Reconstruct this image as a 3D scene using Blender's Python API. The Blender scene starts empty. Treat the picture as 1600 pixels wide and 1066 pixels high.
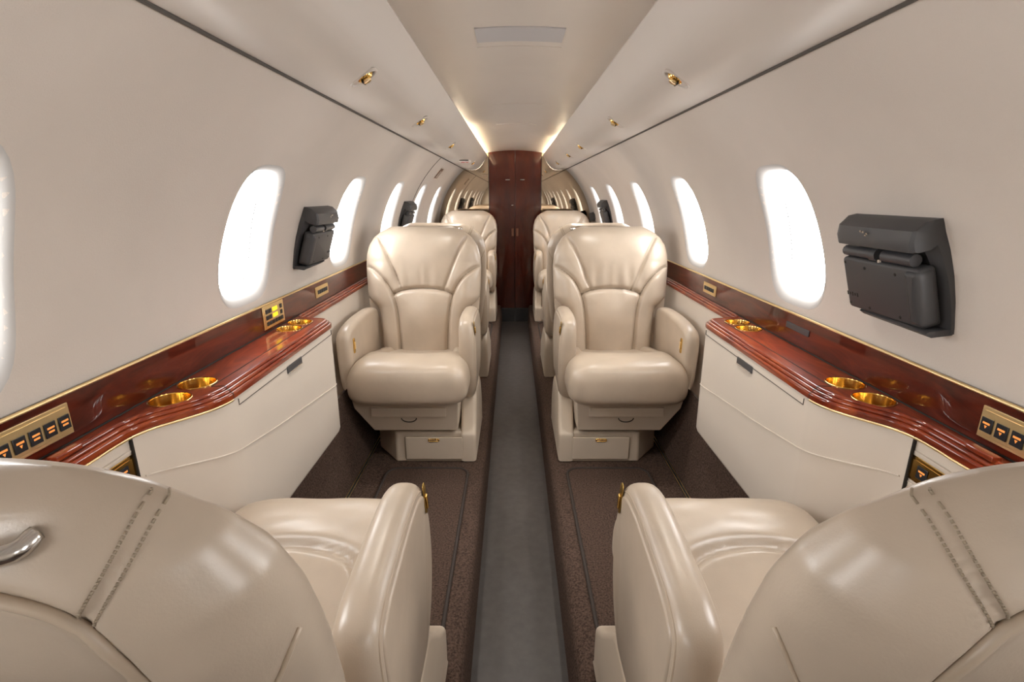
import bpy, bmesh, math, random
import numpy as np
from mathutils import Vector

random.seed(7)
sc = bpy.context.scene
COL = sc.collection
PI = math.pi

# ---------------------------------------------------------------- camera
CAM = (-0.019, 0.0, 1.32)
cam_d = bpy.data.cameras.new('camera'); cam_d.sensor_width = 36.0
cam_d.lens = 800.0 / 1600.0 * 36.0
cam_d.shift_x = -2.0 / 1600.0
cam_d.clip_start = 0.02
cam = bpy.data.objects.new('camera', cam_d); COL.objects.link(cam)
cam.location = CAM
cam.rotation_euler = (PI / 2 - math.atan(228.0 / 800.0), 0, 0)
sc.camera = cam

# ---------------------------------------------------------------- world: bright overcast sky
world = bpy.data.worlds.new('overcast_sky'); sc.world = world
world.use_nodes = True
wn = world.node_tree.nodes; wn.clear()
wo = wn.new('ShaderNodeOutputWorld'); wb = wn.new('ShaderNodeBackground')
wb.inputs[0].default_value = (0.995, 0.985, 0.98, 1); wb.inputs[1].default_value = 17.0
world.node_tree.links.new(wb.outputs[0], wo.inputs[0])

# ---------------------------------------------------------------- exposure
sc.view_settings.view_transform = 'Standard'; sc.view_settings.look = 'None'
sc.view_settings.gamma = 1.0; sc.view_settings.use_curve_mapping = False
sc.view_settings.exposure = 0.0
sc.cycles.max_bounces = 14; sc.cycles.diffuse_bounces = 10; sc.cycles.glossy_bounces = 6
sc.cycles.transparent_max_bounces = 12; sc.cycles.use_denoising = True
sc.cycles.caustics_reflective = False; sc.cycles.caustics_refractive = False
sc.cycles.sample_clamp_indirect = 8.0

# ================================================================ materials
def mat(name, col, rough=.5, metal=0., coat=0., coat_r=.03, spec=.5, var=0., vscale=6., bump=0., bscale=200., bdist=.002, sheen=0., bscale2=0, bump2=0.):
    m = bpy.data.materials.new(name); m.use_nodes = True
    nt = m.node_tree; b = nt.nodes['Principled BSDF']
    b.inputs['Base Color'].default_value = (*col, 1); b.inputs['Roughness'].default_value = rough
    b.inputs['Metallic'].default_value = metal; b.inputs['Coat Weight'].default_value = coat
    b.inputs['Coat Roughness'].default_value = coat_r; b.inputs['Specular IOR Level'].default_value = spec
    if sheen: b.inputs['Sheen Weight'].default_value = sheen
    tc = nt.nodes.new('ShaderNodeTexCoord')
    if var:
        n = nt.nodes.new('ShaderNodeTexNoise'); n.inputs['Scale'].default_value = vscale; n.inputs['Detail'].default_value = 5
        nt.links.new(tc.outputs['Object'], n.inputs['Vector'])
        mx = nt.nodes.new('ShaderNodeMix'); mx.data_type = 'RGBA'
        mx.inputs[6].default_value = (*[c * (1 - var) for c in col], 1); mx.inputs[7].default_value = (*[min(1, c * (1 + var)) for c in col], 1)
        mr = nt.nodes.new('ShaderNodeMapRange'); mr.inputs[1].default_value = .34; mr.inputs[2].default_value = .66
        nt.links.new(n.outputs['Fac'], mr.inputs[0]); nt.links.new(mr.outputs[0], mx.inputs[0]); nt.links.new(mx.outputs[2], b.inputs['Base Color'])
    if bump:
        n = nt.nodes.new('ShaderNodeTexNoise'); n.inputs['Scale'].default_value = bscale; n.inputs['Detail'].default_value = 4
        nt.links.new(tc.outputs['Object'], n.inputs['Vector'])
        bp = nt.nodes.new('ShaderNodeBump'); bp.inputs['Strength'].default_value = bump; bp.inputs['Distance'].default_value = bdist
        nt.links.new(n.outputs['Fac'], bp.inputs['Height'])
        if bump2:
            n2 = nt.nodes.new('ShaderNodeTexNoise'); n2.inputs['Scale'].default_value = bscale2; n2.inputs['Detail'].default_value = 3
            nt.links.new(tc.outputs['Object'], n2.inputs['Vector'])
            bq = nt.nodes.new('ShaderNodeBump'); bq.inputs['Strength'].default_value = bump2; bq.inputs['Distance'].default_value = .01
            nt.links.new(n2.outputs['Fac'], bq.inputs['Height']); nt.links.new(bq.outputs[0], bp.inputs['Normal'])
        nt.links.new(bp.outputs[0], b.inputs['Normal'])
    return m

def wood_mat(name, cols, sc_=(7, 1.2, 7), det=6, dis=1.6):
    m = bpy.data.materials.new(name); m.use_nodes = True
    nt = m.node_tree; b = nt.nodes['Principled BSDF']
    tc = nt.nodes.new('ShaderNodeTexCoord'); mp = nt.nodes.new('ShaderNodeMapping'); mp.inputs['Scale'].default_value = sc_
    nt.links.new(tc.outputs['Object'], mp.inputs[0])
    n1 = nt.nodes.new('ShaderNodeTexNoise'); n1.inputs['Scale'].default_value = 3.2; n1.inputs['Detail'].default_value = det; n1.inputs['Distortion'].default_value = dis; n1.inputs['Roughness'].default_value = .6
    nt.links.new(mp.outputs[0], n1.inputs['Vector'])
    cr = nt.nodes.new('ShaderNodeValToRGB'); e = cr.color_ramp.elements
    e[0].position = .28; e[0].color = (*cols[0], 1); e[1].position = .72; e[1].color = (*cols[2], 1)
    k = e.new(.5); k.color = (*cols[1], 1)
    nt.links.new(n1.outputs['Fac'], cr.inputs[0]); nt.links.new(cr.outputs[0], b.inputs['Base Color'])
    b.inputs['Roughness'].default_value = .3; b.inputs['Coat Weight'].default_value = .85; b.inputs['Coat Roughness'].default_value = .02
    b.inputs['Coat IOR'].default_value = 1.6; b.inputs['Specular IOR Level'].default_value = .1
    return m

def emit(name, col, st):
    m = bpy.data.materials.new(name); m.use_nodes = True
    b = m.node_tree.nodes['Principled BSDF']; b.inputs['Base Color'].default_value = (*col, 1)
    b.inputs['Emission Color'].default_value = (*col, 1); b.inputs['Emission Strength'].default_value = st
    return m

LEATHER = mat('cream_leather', (.470, .388, .302), .35, coat=.28, coat_r=.28, var=.06, vscale=9, bump=.12, bscale=420, bdist=.0015, bump2=.10, bscale2=16)
LEATHER2 = mat('cream_leather_piping', (.45, .365, .275), .4, coat=.15, coat_r=.3)
SEAM = mat('seam_thread', (.30, .24, .17), .7)
PLASTIC = mat('cream_plastic', (.60, .515, .415), .38, var=.03, vscale=4)
LAMINATE = mat('cream_laminate', (.65, .585, .51), .5, var=.02, vscale=3, bump=.04, bscale=300)
FABRIC = mat('wall_fabric', (.635, .580, .525), .85, var=.035, vscale=2.5, bump=.35, bscale=330, bdist=.002)
OVERHEAD = mat('overhead_panel_vinyl', (.60, .55, .50), .45, var=.015, vscale=3)
CEILING = mat('ceiling_vinyl', (.64, .585, .525), .3, var=.02, vscale=3, bump2=.12, bscale2=5, bump=.02, bscale=50)
GREYPLATE = mat('grey_ceiling_plate', (.47, .46, .46), .45)
REVEAL = mat('window_reveal_plastic', (.50, .49, .475), .55)
CARPET = mat('brown_carpet', (.098, .063, .048), .95, var=.5, vscale=170, bump=.9, bscale=420, bdist=.006, spec=.2)
MAT_PIPE = mat('brown_binding', (.038, .027, .022), .8)
AISLE = mat('grey_aisle_vinyl', (.080, .073, .070), .42, var=.12, vscale=25, bump=.25, bscale=600, bdist=.001)
GOLD = mat('polished_gold', (.86, .56, .17), .16, metal=1., var=.06, vscale=40)
GOLDS = mat('brushed_gold', (.92, .71, .38), .34, metal=1.)
CHROME = mat('satin_chrome', (.72, .70, .67), .2, metal=1.)
BLACK = mat('black_plastic', (.052, .052, .055), .48, bump=.15, bscale=900, bdist=.0004)
BLACK2 = mat('dark_grey_plastic', (.055, .055, .06), .42)
DARK = mat('dark_gap', (.02, .017, .014), .8)
GAP = mat('joint_gap_grey', (.09, .08, .07), .8)  # dark grey of the panel joints
BUTTON = mat('black_button', (.015, .016, .02), .35)
ORANGE = emit('amber_legend', (.95, .36, .08), .35)
YELLOW = emit('yellow_display', (.95, .80, .02), .75)
WHITEP = mat('white_sign', (.75, .73, .70), .4)
RED = mat('red_print', (.55, .09, .10), .5)
SIGNB = mat('brown_sign', (.16, .085, .055), .4)
WOOD = wood_mat('burl_mahogany', [(.030, .004, .002), (.085, .011, .005), (.14, .023, .009)])
WOODL = wood_mat('ledge_mahogany', [(.09, .010, .004), (.21, .030, .009), (.35, .070, .016)])
WOODD = wood_mat('door_mahogany', [(.045, .007, .004), (.070, .011, .005), (.095, .016, .007)], (4, 4, 1.0), 2, .4)
MIRROR = mat('bronze_mirror', (.60, .50, .38), .015, metal=1.)
ADDED_GLOW = emit('added_glow', (1.0, .86, .62), 3.0)  # glow added inside the overhead eyeball fixtures
COVE = emit('cove_tube_glow', (1.0, .86, .62), 70.0)

def pane_mat():
    m = bpy.data.materials.new('window_acrylic'); m.use_nodes = True
    nt = m.node_tree; nt.nodes.clear()
    o = nt.nodes.new('ShaderNodeOutputMaterial'); mx = nt.nodes.new('ShaderNodeMixShader')
    t = nt.nodes.new('ShaderNodeBsdfTransparent'); g = nt.nodes.new('ShaderNodeBsdfGlossy'); g.inputs['Roughness'].default_value = .05
    mx.inputs[0].default_value = .06
    nt.links.new(t.outputs[0], mx.inputs[1]); nt.links.new(g.outputs[0], mx.inputs[2]); nt.links.new(mx.outputs[0], o.inputs[0])
    return m
PANE = pane_mat()

# ================================================================ helpers
def tag(o, label=None, cat=None, group=None, kind=None):
    if label: o['label'] = label
    if cat: o['category'] = cat
    if group: o['group'] = group
    if kind: o['kind'] = kind
    return o

def thing(name, loc, label=None, cat=None, group=None, kind=None):
    o = bpy.data.objects.new(name, None); COL.objects.link(o); o.location = loc; o.empty_display_size = .05
    return tag(o, label, cat, group, kind)

ORG = {}
def obj(name, verts, faces, m, parent=None, smooth=True, flip=False, auto=None):
    """one mesh object; verts are world coordinates"""
    v = np.asarray(verts, dtype=float).reshape(-1, 3)
    if parent is None:
        org = np.array([(v[:, 0].min() + v[:, 0].max()) / 2, (v[:, 1].min() + v[:, 1].max()) / 2, v[:, 2].min()])
        loc = org
    else:
        org = np.array(ORG[parent.name]); loc = (0, 0, 0)
    me = bpy.data.meshes.new(name)
    if flip: faces = [tuple(reversed(f)) for f in faces]
    me.from_pydata([tuple(p) for p in (v - org)], [], [tuple(int(i) for i in f) for f in faces])
    me.validate(); me.update()
    if smooth: me.polygons.foreach_set('use_smooth', [True] * len(me.polygons))
    if auto is not None and smooth:
        me.set_sharp_from_angle(angle=math.radians(auto))
    me.materials.append(m)
    o = bpy.data.objects.new(name, me); COL.objects.link(o)
    if auto == 40:
        wm = o.modifiers.new('weighted_normal', 'WEIGHTED_NORMAL'); wm.keep_sharp = True; wm.weight = 100
    o.location = loc
    if parent is not None: o.parent = parent
    ORG[o.name] = org
    return o

def T(name, loc, *a, **k):
    t = thing(name, loc, *a, **k); ORG[t.name] = np.array(loc, float); return t

class MB:
    def __init__(s): s.v = []; s.f = []
    def add(s, v, f):
        n = len(s.v); s.v += [tuple(p) for p in v]; s.f += [tuple(i + n for i in q) for q in f]; return s
    def build(s, name, m, parent=None, smooth=True, auto=35, flip=False):
        return obj(name, s.v, s.f, m, parent, smooth, flip, auto)

def box_vf(c, d):
    x, y, z = c; a, b, e = d[0] / 2, d[1] / 2, d[2] / 2
    v = [(x + i * a, y + j * b, z + k * e) for i in (-1, 1) for j in (-1, 1) for k in (-1, 1)]
    return v, [(0, 1, 3, 2), (4, 6, 7, 5), (0, 4, 5, 1), (2, 3, 7, 6), (0, 2, 6, 4), (1, 5, 7, 3)]

def bevel_vf(v, f, w, seg=2):
    bm = bmesh.new(); vs = [bm.verts.new(p) for p in v]
    for q in f:
        try: bm.faces.new([vs[i] for i in q])
        except ValueError: pass
    bmesh.ops.recalc_face_normals(bm, faces=bm.faces[:])
    bmesh.ops.bevel(bm, geom=bm.edges[:] , offset=w, segments=seg, profile=.5, affect='EDGES', clamp_overlap=True)
    bm.verts.index_update()
    rv = [tuple(p.co) for p in bm.verts]; rf = [tuple(p.index for p in q.verts) for q in bm.faces]
    bm.free(); return rv, rf

def rbox(name, c, d, w, m, parent=None, seg=2, xf=None):
    v, f = bevel_vf(*box_vf(c, d), w, seg)
    if xf: v = [xf(*p) for p in v]
    return obj(name, v, f, m, parent, True, False, 40)

def tube_vf(pts, r, n=8, closed=False):
    P = np.array(pts, float); N = len(P)
    if closed: t = np.roll(P, -1, 0) - np.roll(P, 1, 0)
    else:
        t = np.gradient(P, axis=0)
    t /= np.linalg.norm(t, axis=1)[:, None] + 1e-12
    up = np.array([0, 0, 1.]) if abs(t[0][2]) < .9 else np.array([1., 0, 0])
    v = []; f = []
    a = np.cross(t[0], up); a /= np.linalg.norm(a)
    for i in range(N):
        a = a - t[i] * np.dot(a, t[i]); a /= np.linalg.norm(a) + 1e-12
        b = np.cross(t[i], a)
        rr = r[i] if hasattr(r, '__len__') else r
        for k in range(n):
            an = 2 * PI * k / n; v.append(P[i] + rr * (math.cos(an) * a + math.sin(an) * b))
    M = N if closed else N - 1
    for i in range(M):
        for k in range(n):
            j = (i + 1) % N; f.append((i * n + k, i * n + (k + 1) % n, j * n + (k + 1) % n, j * n + k))
    if not closed:
        f.append(tuple(range(n - 1, -1, -1))); f.append(tuple((N - 1) * n + k for k in range(n)))
    return v, f

def tube(name, pts, r, m, parent=None, n=8, closed=False):
    v, f = tube_vf(pts, r, n, closed); return obj(name, v, f, m, parent, True, False, 60)

def lathe_vf(prof, c, n=24, axes=None):
    """prof (r,h); axes: (ux,uy,un) vectors"""
    c = np.array(c, float)
    ux, uy, un = [np.array(a, float) for a in (axes or ((1, 0, 0), (0, 1, 0), (0, 0, 1)))]
    v = []; f = []
    for (r, h) in prof:
        for k in range(n):
            a = 2 * PI * k / n; v.append(c + r * math.cos(a) * ux + r * math.sin(a) * uy + h * un)
    for i in range(len(prof) - 1):
        for k in range(n):
            f.append((i * n + k, i * n + (k + 1) % n, (i + 1) * n + (k + 1) % n, (i + 1) * n + k))
    return v, f

def catmull(pts, n, closed=False):
    P = np.array(pts, float); N = len(P); out = []
    segs = N if closed else N - 1
    for i in range(segs):
        p1, p2 = P[i % N], P[(i + 1) % N]
        p0 = P[(i - 1) % N] if (closed or i > 0) else 2 * p1 - p2
        p3 = P[(i + 2) % N] if (closed or i < N - 2) else 2 * p2 - p1
        for t in np.linspace(0, 1, n, endpoint=False):
            out.append(.5 * (2 * p1 + (p2 - p0) * t + (2 * p0 - 5 * p1 + 4 * p2 - p3) * t * t + (3 * p1 - p0 - 3 * p2 + p3) * t ** 3))
    if not closed: out.append(P[-1])
    return np.array(out)

def grid_f(nu, nv, closed_u=False):
    f = []
    for j in range(nv - 1):
        for i in range(nu if closed_u else nu - 1):
            i2 = (i + 1) % nu; f.append((j * nu + i, j * nu + i2, (j + 1) * nu + i2, (j + 1) * nu + i))
    return f

def fill_vf(loops, z):
    """planar polygon (outer loop and hole loops in xy) at height z"""
    bm = bmesh.new(); edges = []
    for lp in loops:
        vs = [bm.verts.new((p[0], p[1], z)) for p in lp]
        for i in range(len(vs)): edges.append(bm.edges.new((vs[i], vs[(i + 1) % len(vs)])))
    bmesh.ops.triangle_fill(bm, use_beauty=True, use_dissolve=False, edges=edges)
    bmesh.ops.recalc_face_normals(bm, faces=bm.faces[:])
    for q in bm.faces:
        if q.normal.z < 0: q.normal_flip()
    bm.verts.index_update()
    v = [tuple(p.co) for p in bm.verts]; f = [tuple(p.index for p in q.verts) for q in bm.faces]
    bm.free(); return v, f

def offset_poly(P, d):
    """inward offset of a closed 2-D polyline (counter-clockwise or clockwise)"""
    P = np.array(P, float)
    A = .5 * np.sum(P[:, 0] * np.roll(P[:, 1], -1) - np.roll(P[:, 0], -1) * P[:, 1])
    t = np.roll(P, -1, 0) - np.roll(P, 1, 0); t /= np.linalg.norm(t, axis=1)[:, None] + 1e-12
    nrm = np.stack([-t[:, 1], t[:, 0]], 1) * (1 if A > 0 else -1)
    return P + nrm * d

def slab_vf(outline, lo, hi, R, to3, seg=5):
    """rounded slab: closed 2-D outline, thickness lo..hi along a third axis, edge radius R; to3(a,b,t)->xyz"""
    n = len(outline); v = []; f = []
    lev = [(R * (1 - math.sin(a)), lo + R * (1 - math.cos(a))) for a in np.linspace(0, PI / 2, seg)]
    lev += [(R * (1 - math.sin(a)), hi - R * (1 - math.cos(a))) for a in np.linspace(PI / 2, 0, seg)]
    for (o, t) in lev:
        for p in offset_poly(outline, o): v.append(to3(p[0], p[1], t))
    f += grid_f(n, len(lev), True)
    f.append(tuple(range(n - 1, -1, -1))); f.append(tuple((len(lev) - 1) * n + k for k in range(n)))
    return v, f

def recalc(v, f):
    bm = bmesh.new(); vs = [bm.verts.new(p) for p in v]
    for q in f:
        try: bm.faces.new([vs[i] for i in q])
        except ValueError: pass
    bmesh.ops.recalc_face_normals(bm, faces=bm.faces[:]); bm.verts.index_update()
    rf = [tuple(p.index for p in q.verts) for q in bm.faces]; bm.free(); return v, rf

# ================================================================ cabin shell
Y0, Y1 = -1.45, 5.72
RW, CZ = .833, .947
TH0, TH1 = math.radians(-5), math.acos(.528 / RW)
ZF, ZA = .12, -.073           # raised floor, aisle floor
AX = .150                     # aisle half width
XS, ZL = .822, .888            # wood strip face, ledge height
WIN = {-1: [-1.10, -.22, .64, 1.535, 2.415, 3.295, 4.175, 5.055], 1: [-1.10, -.23, .655, 1.52, 2.385, 3.25, 4.115, 4.98]}
WTH, WHW, WHH = math.radians(18.3), .126, math.radians(12.3)

def cyl(s, y, th, r=RW): return (s * r * math.cos(th), y, CZ + r * math.sin(th))

def sup(a, n=3.5):
    c, k = math.cos(a), math.sin(a); r = (abs(c) ** n + abs(k) ** n) ** (-1 / n); return r * c * (1 - .10 * r * k), r * k

def build_wall(s):
    v = []; f = []
    NT = 17; ths = np.linspace(TH0, TH1, NT)
    cells = [(y - .22, y + .22, y) for y in WIN[s]]
    ys = Y0
    def strip(a, b):
        n = max(2, int((b - a) / .2) + 1); base = len(v)
        for th in ths:
            for y in np.linspace(a, b, n): v.append(cyl(s, y, th))
        f.extend(tuple(base + i for i in q) for q in grid_f(n, NT))
    for a, b, yc in cells:
        if a > ys + 1e-4: strip(ys, a)
        # ring cell
        rect = [(a, t) for t in ths[:-1]] + [(y, TH1) for y in np.linspace(a, b, NT)[:-1]] + [(b, t) for t in ths[::-1][:-1]] + [(y, TH0) for y in np.linspace(b, a, NT)[:-1]]
        N = len(rect); base = len(v)
        ang = [math.atan2((t - WTH) / WHH, (y - yc) / WHW) for y, t in rect]
        con = [sup(q) for q in ang]
        def cpt(k, sc_): return yc + con[k][0] * WHW * sc_, WTH + con[k][1] * WHH * sc_
        nr = 0
        for q in np.linspace(0, 1, 7):
            for k in range(N):
                y1, t1 = cpt(k, 1.24); y, t = rect[k]
                v.append(cyl(s, y + (y1 - y) * q, t + (t1 - t) * q))
            nr += 1
        for sc_, dr in ((1.17, .002), (1.105, .007), (1.055, .016), (1.015, .031), (.985, .050), (.975, .07)):
            for k in range(N): v.append(cyl(s, *cpt(k, sc_), RW + dr))
            nr += 1
        f.extend(tuple(base + i for i in q) for q in grid_f(N, nr, True))
        ys = b
    if ys < Y1: strip(ys, Y1)
    v2, f2 = v, f
    o = obj('wall_left' if s < 0 else 'wall_right', v2, f2, FABRIC, None, True)
    return o

for s in (-1, 1):
    w = build_wall(s)
    tag(w, kind='structure')
    # windows: reveal ring, pane, dotted heater line
    for i, yc in enumerate(WIN[s]):
        idx = i + 1 if s < 0 else i + 1 + len(WIN[-1])
        N = 56; cs = [sup(2 * PI * k / N) for k in range(N)]
        win = T('window_%d' % idx, cyl(s, yc, WTH - WHH, RW + .05), kind='structure')
        v = []
        for sc_, dr in ((1.20, .0018), (1.165, .0032), (1.10, .0085), (1.05, .0175), (1.01, .0325), (.982, .05), (.972, .066)):
            for k in range(N): v.append(cyl(s, yc + cs[k][0] * WHW * sc_, WTH + cs[k][1] * WHH * sc_, RW + dr - .0012))
        obj('window_frame', v, grid_f(N, 7, True), REVEAL, win)
        v = [cyl(s, yc, WTH, RW + .06)]
        for q in (.35, .7, .985):
            for k in range(N): v.append(cyl(s, yc + cs[k][0] * WHW * q, WTH + cs[k][1] * WHH * q, RW + .06))
        f = [(0, 1 + k, 1 + (k + 1) % N) for k in range(N)]
        for r_ in range(2): f += [(1 + r_ * N + k, 1 + r_ * N + (k + 1) % N, 1 + (r_ + 1) * N + (k + 1) % N, 1 + (r_ + 1) * N + k) for k in range(N)]
        obj('window_pane', v, f, PANE, win)
        if yc > .9:
            mb = MB()   # perforation dots down the forward edge of the pane
            for k in range(19):
                th = WTH + math.radians(-6.5 + k * .62); hw = .0022
                y = yc + WHW * (.86 - .06 * (k - 9) / 9)
                c = cyl(s, y, th, RW + .052)
                mb.add(*box_vf(c, (.002, .0035, .0032)))
            mb.build('perforation_line', DARK, win, False, None)
            mb = MB()   # shade pull rail at the bottom of the pane
            pts = [cyl(s, yc + q * WHW * .72, WTH - WHH * .86, RW + .05) for q in np.linspace(-1, 1, 8)]
            mb.add(*tube_vf(pts, .0022, 6)); mb.build('shade_rail', REVEAL, win)
        # light portal for the sky seen through this window
        ld = bpy.data.lights.new('sky_portal', 'AREA'); ld.shape = 'RECTANGLE'; ld.size = WHW * 2.1; ld.size_y = WHH * RW * 2.1
        ld.cycles.is_portal = True
        lo = bpy.data.objects.new('sky_portal', ld); COL.objects.link(lo)
        c = Vector(cyl(s, yc, WTH, RW + .085)); lo.location = c
        d = Vector((-s * math.cos(WTH), 0, -math.sin(WTH)))
        lo.rotation_euler = d.to_track_quat('-Z', 'X').to_euler()
        lo.rotation_euler = d.to_track_quat('-Z', 'Y').to_euler()

# ---- ceiling vault
nx = 25; xs = np.linspace(-.372, .372, nx); ysl = np.linspace(Y0, Y1, 30)
v = [(x, y, 1.772 - .285 * x * x) for y in ysl for x in xs]
ceil = obj('ceiling', v, grid_f(nx, len(ysl)), CEILING); tag(ceil, kind='structure')
def ceil_z(x): return 1.772 - .285 * x * x

def sheet_on_ceiling(name, x0, x1, y0, y1, t, m, parent=None):
    n = 13; v = []; f = []
    for z in (0, -t):
        for y in (y0, y1):
            for x in np.linspace(x0, x1, n): v.append((x, y, ceil_z(x) + z + .001))
    a, b, c, d = 0, n, 2 * n, 3 * n
    for i in range(n - 1):
        f += [(c + i, c + i + 1, d + i + 1, d + i), (a + i, b + i, b + i + 1, a + i + 1), (a + i, a + i + 1, c + i + 1, c + i), (b + i, d + i, d + i + 1, b + i + 1)]
    f += [(a, c, d, b), (a + n - 1, b + n - 1, d + n - 1, c + n - 1)]
    return obj(name, *recalc(v, f), m, parent, True, False, 30)
p = sheet_on_ceiling('ceiling_plate', -.128, .128, 1.607, 1.742, .004, GREYPLATE); tag(p, 'grey rectangular cover plate on the ceiling nearest the camera', 'ceiling plate')
for k, (ya, yb, lab) in enumerate(((1.80, 2.06, 'flush beige ceiling hatch right behind the grey cover plate'), (2.84, 3.32, 'flush beige ceiling hatch in the middle of the ceiling'), (3.62, 4.3, 'flush beige ceiling hatch closest to the wooden door'))):
    p = sheet_on_ceiling('ceiling_hatch', -.132, .132, ya, yb, .0025, CEILING); tag(p, lab, 'hatch', 'flush ceiling hatches')

# ---- overhead panels, cove, dark joint line
prof = catmull([(.549, 1.585), (.50, 1.5775), (.45, 1.575), (.41, 1.582), (.375, 1.603), (.347, 1.634)], 5)
prof = np.vstack([prof, [(.334, 1.653), (.331, 1.658), (.2905, 1.721), (.2925, 1.727), (.298, 1.7285), (.306, 1.722), (.325, 1.702), (.372, 1.700), (.380, 1.76)]])
for s in (-1, 1):
    ysl = np.linspace(Y0, Y1 - .004, 24); n = len(prof)
    v = [(s * p[0], y, p[1]) for y in ysl for p in prof]
    o = obj('overhead_panel_left' if s < 0 else 'overhead_panel_right', v, grid_f(n, len(ysl)), OVERHEAD, None, True, False, 28); tag(o, kind='structure')
    o = tube('trim_joint_left' if s < 0 else 'trim_joint_right', [(s * .5355, y, 1.5815) for y in np.linspace(Y0, Y1 - .01, 8)], .0048, GAP, None, 8); tag(o, kind='structure')
    yb = 3.45 if s < 0 else 4.15
    o = tube('cove_light', [(s * .345, y, 1.7135) for y in np.linspace(yb, Y1 - .03, 12)], .009, COVE, None, 8)
    tag(o, 'warm cove light tube above the %s overhead panel' % ('left' if s < 0 else 'right'), 'light', 'cove lights')

# ---- floors
v, f = box_vf((0, (Y0 + Y1) / 2, ZA - .02), (AX * 2 + .02, Y1 - Y0, .04)); o = obj('floor', v, f, AISLE, None, False); tag(o, kind='structure')
for s in (-1, 1):
    pr = [(AX - .004, ZA - .01), (AX, ZF - .035), (AX + .006, ZF - .014), (AX + .02, ZF - .002), (AX + .04, ZF), (.35, ZF), (.55, ZF), (.712, ZF)]
    ysl = np.linspace(Y0, Y1, 30)
    v = [(s * p[0], y, p[1]) for y in ysl for p in pr]
    o = obj('floor_left' if s < 0 else 'floor_right', v, grid_f(len(pr), len(ysl)), CARPET, None, True, False, 50); tag(o, kind='structure')
    v = [(s * x, y, z) for y in ysl for (x, z) in ((.708, ZF - .002), (.722, .2), (.742, .33), (.752, .50))]
    o = obj('baseboard_left' if s < 0 else 'baseboard_right', v, grid_f(4, len(ysl)), CARPET); tag(o, kind='structure')
    # seat rail with two bright lips
    rail = T('floor_rail', (s * .700, 2.2, ZF), 'slim brass and black floor rail along the %s carpet edge' % ('left' if s < 0 else 'right'), 'rail', 'floor rails')
    rbox('rail_channel', (s * .700, (Y0 + Y1) / 2, ZF + .002), (.016, Y1 - Y0, .005), .001, DARK, rail, 1)
    for dx in (-.006, .006): rbox('rail_lip', (s * (.700 + dx), (Y0 + Y1) / 2, ZF + .005), (.003, Y1 - Y0, .006), .001, GOLDS, rail, 1)

def rrect(x0, x1, y0, y1, r, n=8):
    pts = []
    for (cx, cy, a0) in ((x1 - r, y1 - r, 0), (x0 + r, y1 - r, PI / 2), (x0 + r, y0 + r, PI), (x1 - r, y0 + r, 1.5 * PI)):
        for k in range(n + 1): a = a0 + PI / 2 * k / n; pts.append((cx + r * math.cos(a), cy + r * math.sin(a)))
    return pts
for s in (-1, 1):
    for (ya, yb, lab) in ((1.10, 2.08, 'near'), (3.85, 4.83, 'far')):
        m_ = T('floor_mat', (s * .41, (ya + yb) / 2, ZF), 'brown %s floor mat with corded edge between the %s facing seats' % ('left' if s < 0 else 'right', 'nearest' if lab == 'near' else 'farther'), 'floor mat', 'floor mats')
        out = rrect(.222, .585, ya, yb, .055); out = [(s * a, b) for a, b in out]
        v, f = fill_vf([out], ZF + .006); obj('carpet_inlay', v, f, CARPET, m_, False)
        tube('corded_edge', [(a, b, ZF + .005) for a, b in out], .0065, MAT_PIPE, m_, 8, True)

# ---- bulkhead: mirrors, two leaf door
for s in (-1, 1):
    o = rbox('mirror_panel', (s * .579, Y1 + .006, .85), (.60, .012, 1.86), .001, MIRROR, None, 1)
    tag(o, 'bronze tinted mirror panel on the bulkhead %s of the wooden door' % ('left' if s < 0 else 'right'), 'mirror', 'bulkhead mirrors')
    nm = 'door_%d' % (1 if s < 0 else 2)
    d = T(nm, (s * .138, Y1, ZA), kind='structure')
    rbox('leaf', (s * .1385, Y1 - .004, (ZA + .16 + 1.80) / 2), (.2735, .03, 1.80 - ZA - .16), .0025, WOODD, d, 2)
    rbox('kick_plate', (s * .1385, Y1 - .004, ZA + .08), (.2735, .032, .157), .002, BLACK, d, 1)
    rbox('latch_plate', (s * .026, Y1 - .021, .93), (.026, .006, .085), .002, mat('latch_wood', (.22, .08, .04), .3, coat=.6), d, 1)
    rbox('chrome_bar', (s * .078, Y1 - .021, 1.477), (.046, .005, .010), .002, CHROME, d, 1)  # plain chrome bar high on the leaf
    if s < 0: rbox('chrome_tab', (-.030, Y1 - .021, 1.215), (.022, .005, .009), .002, CHROME, d, 1)  # smaller chrome piece on the left leaf only
    o = rbox('trim_door_%s' % ('left' if s < 0 else 'right'), (s * .279, Y1 - .004, .85), (.006, .034, 1.86), .001, DARK, None, 1); tag(o, kind='structure')
for s in (-1, 1):
    v = [(s * x, y, z) for y in np.linspace(Y0, Y1, 12) for (x, z) in ((.842, .90), (.842, .44), (.752, .44))]
    o = obj('wall_lower_%s' % ('left' if s < 0 else 'right'), v, grid_f(3, 12), LAMINATE, None, False); tag(o, kind='structure')
v, f = box_vf((0, Y1 + .03, .85), (.62, .01, 2.1)); o = obj('door_backing', v, f, DARK, None, False); tag(o, kind='structure')  # unseen dark plate added to block light through the door gap
v, f = box_vf((0, Y0 - .01, .85), (1.9, .02, 2.0)); o = obj('wall_back', v, f, LAMINATE, None, False); tag(o, kind='structure')

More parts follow.
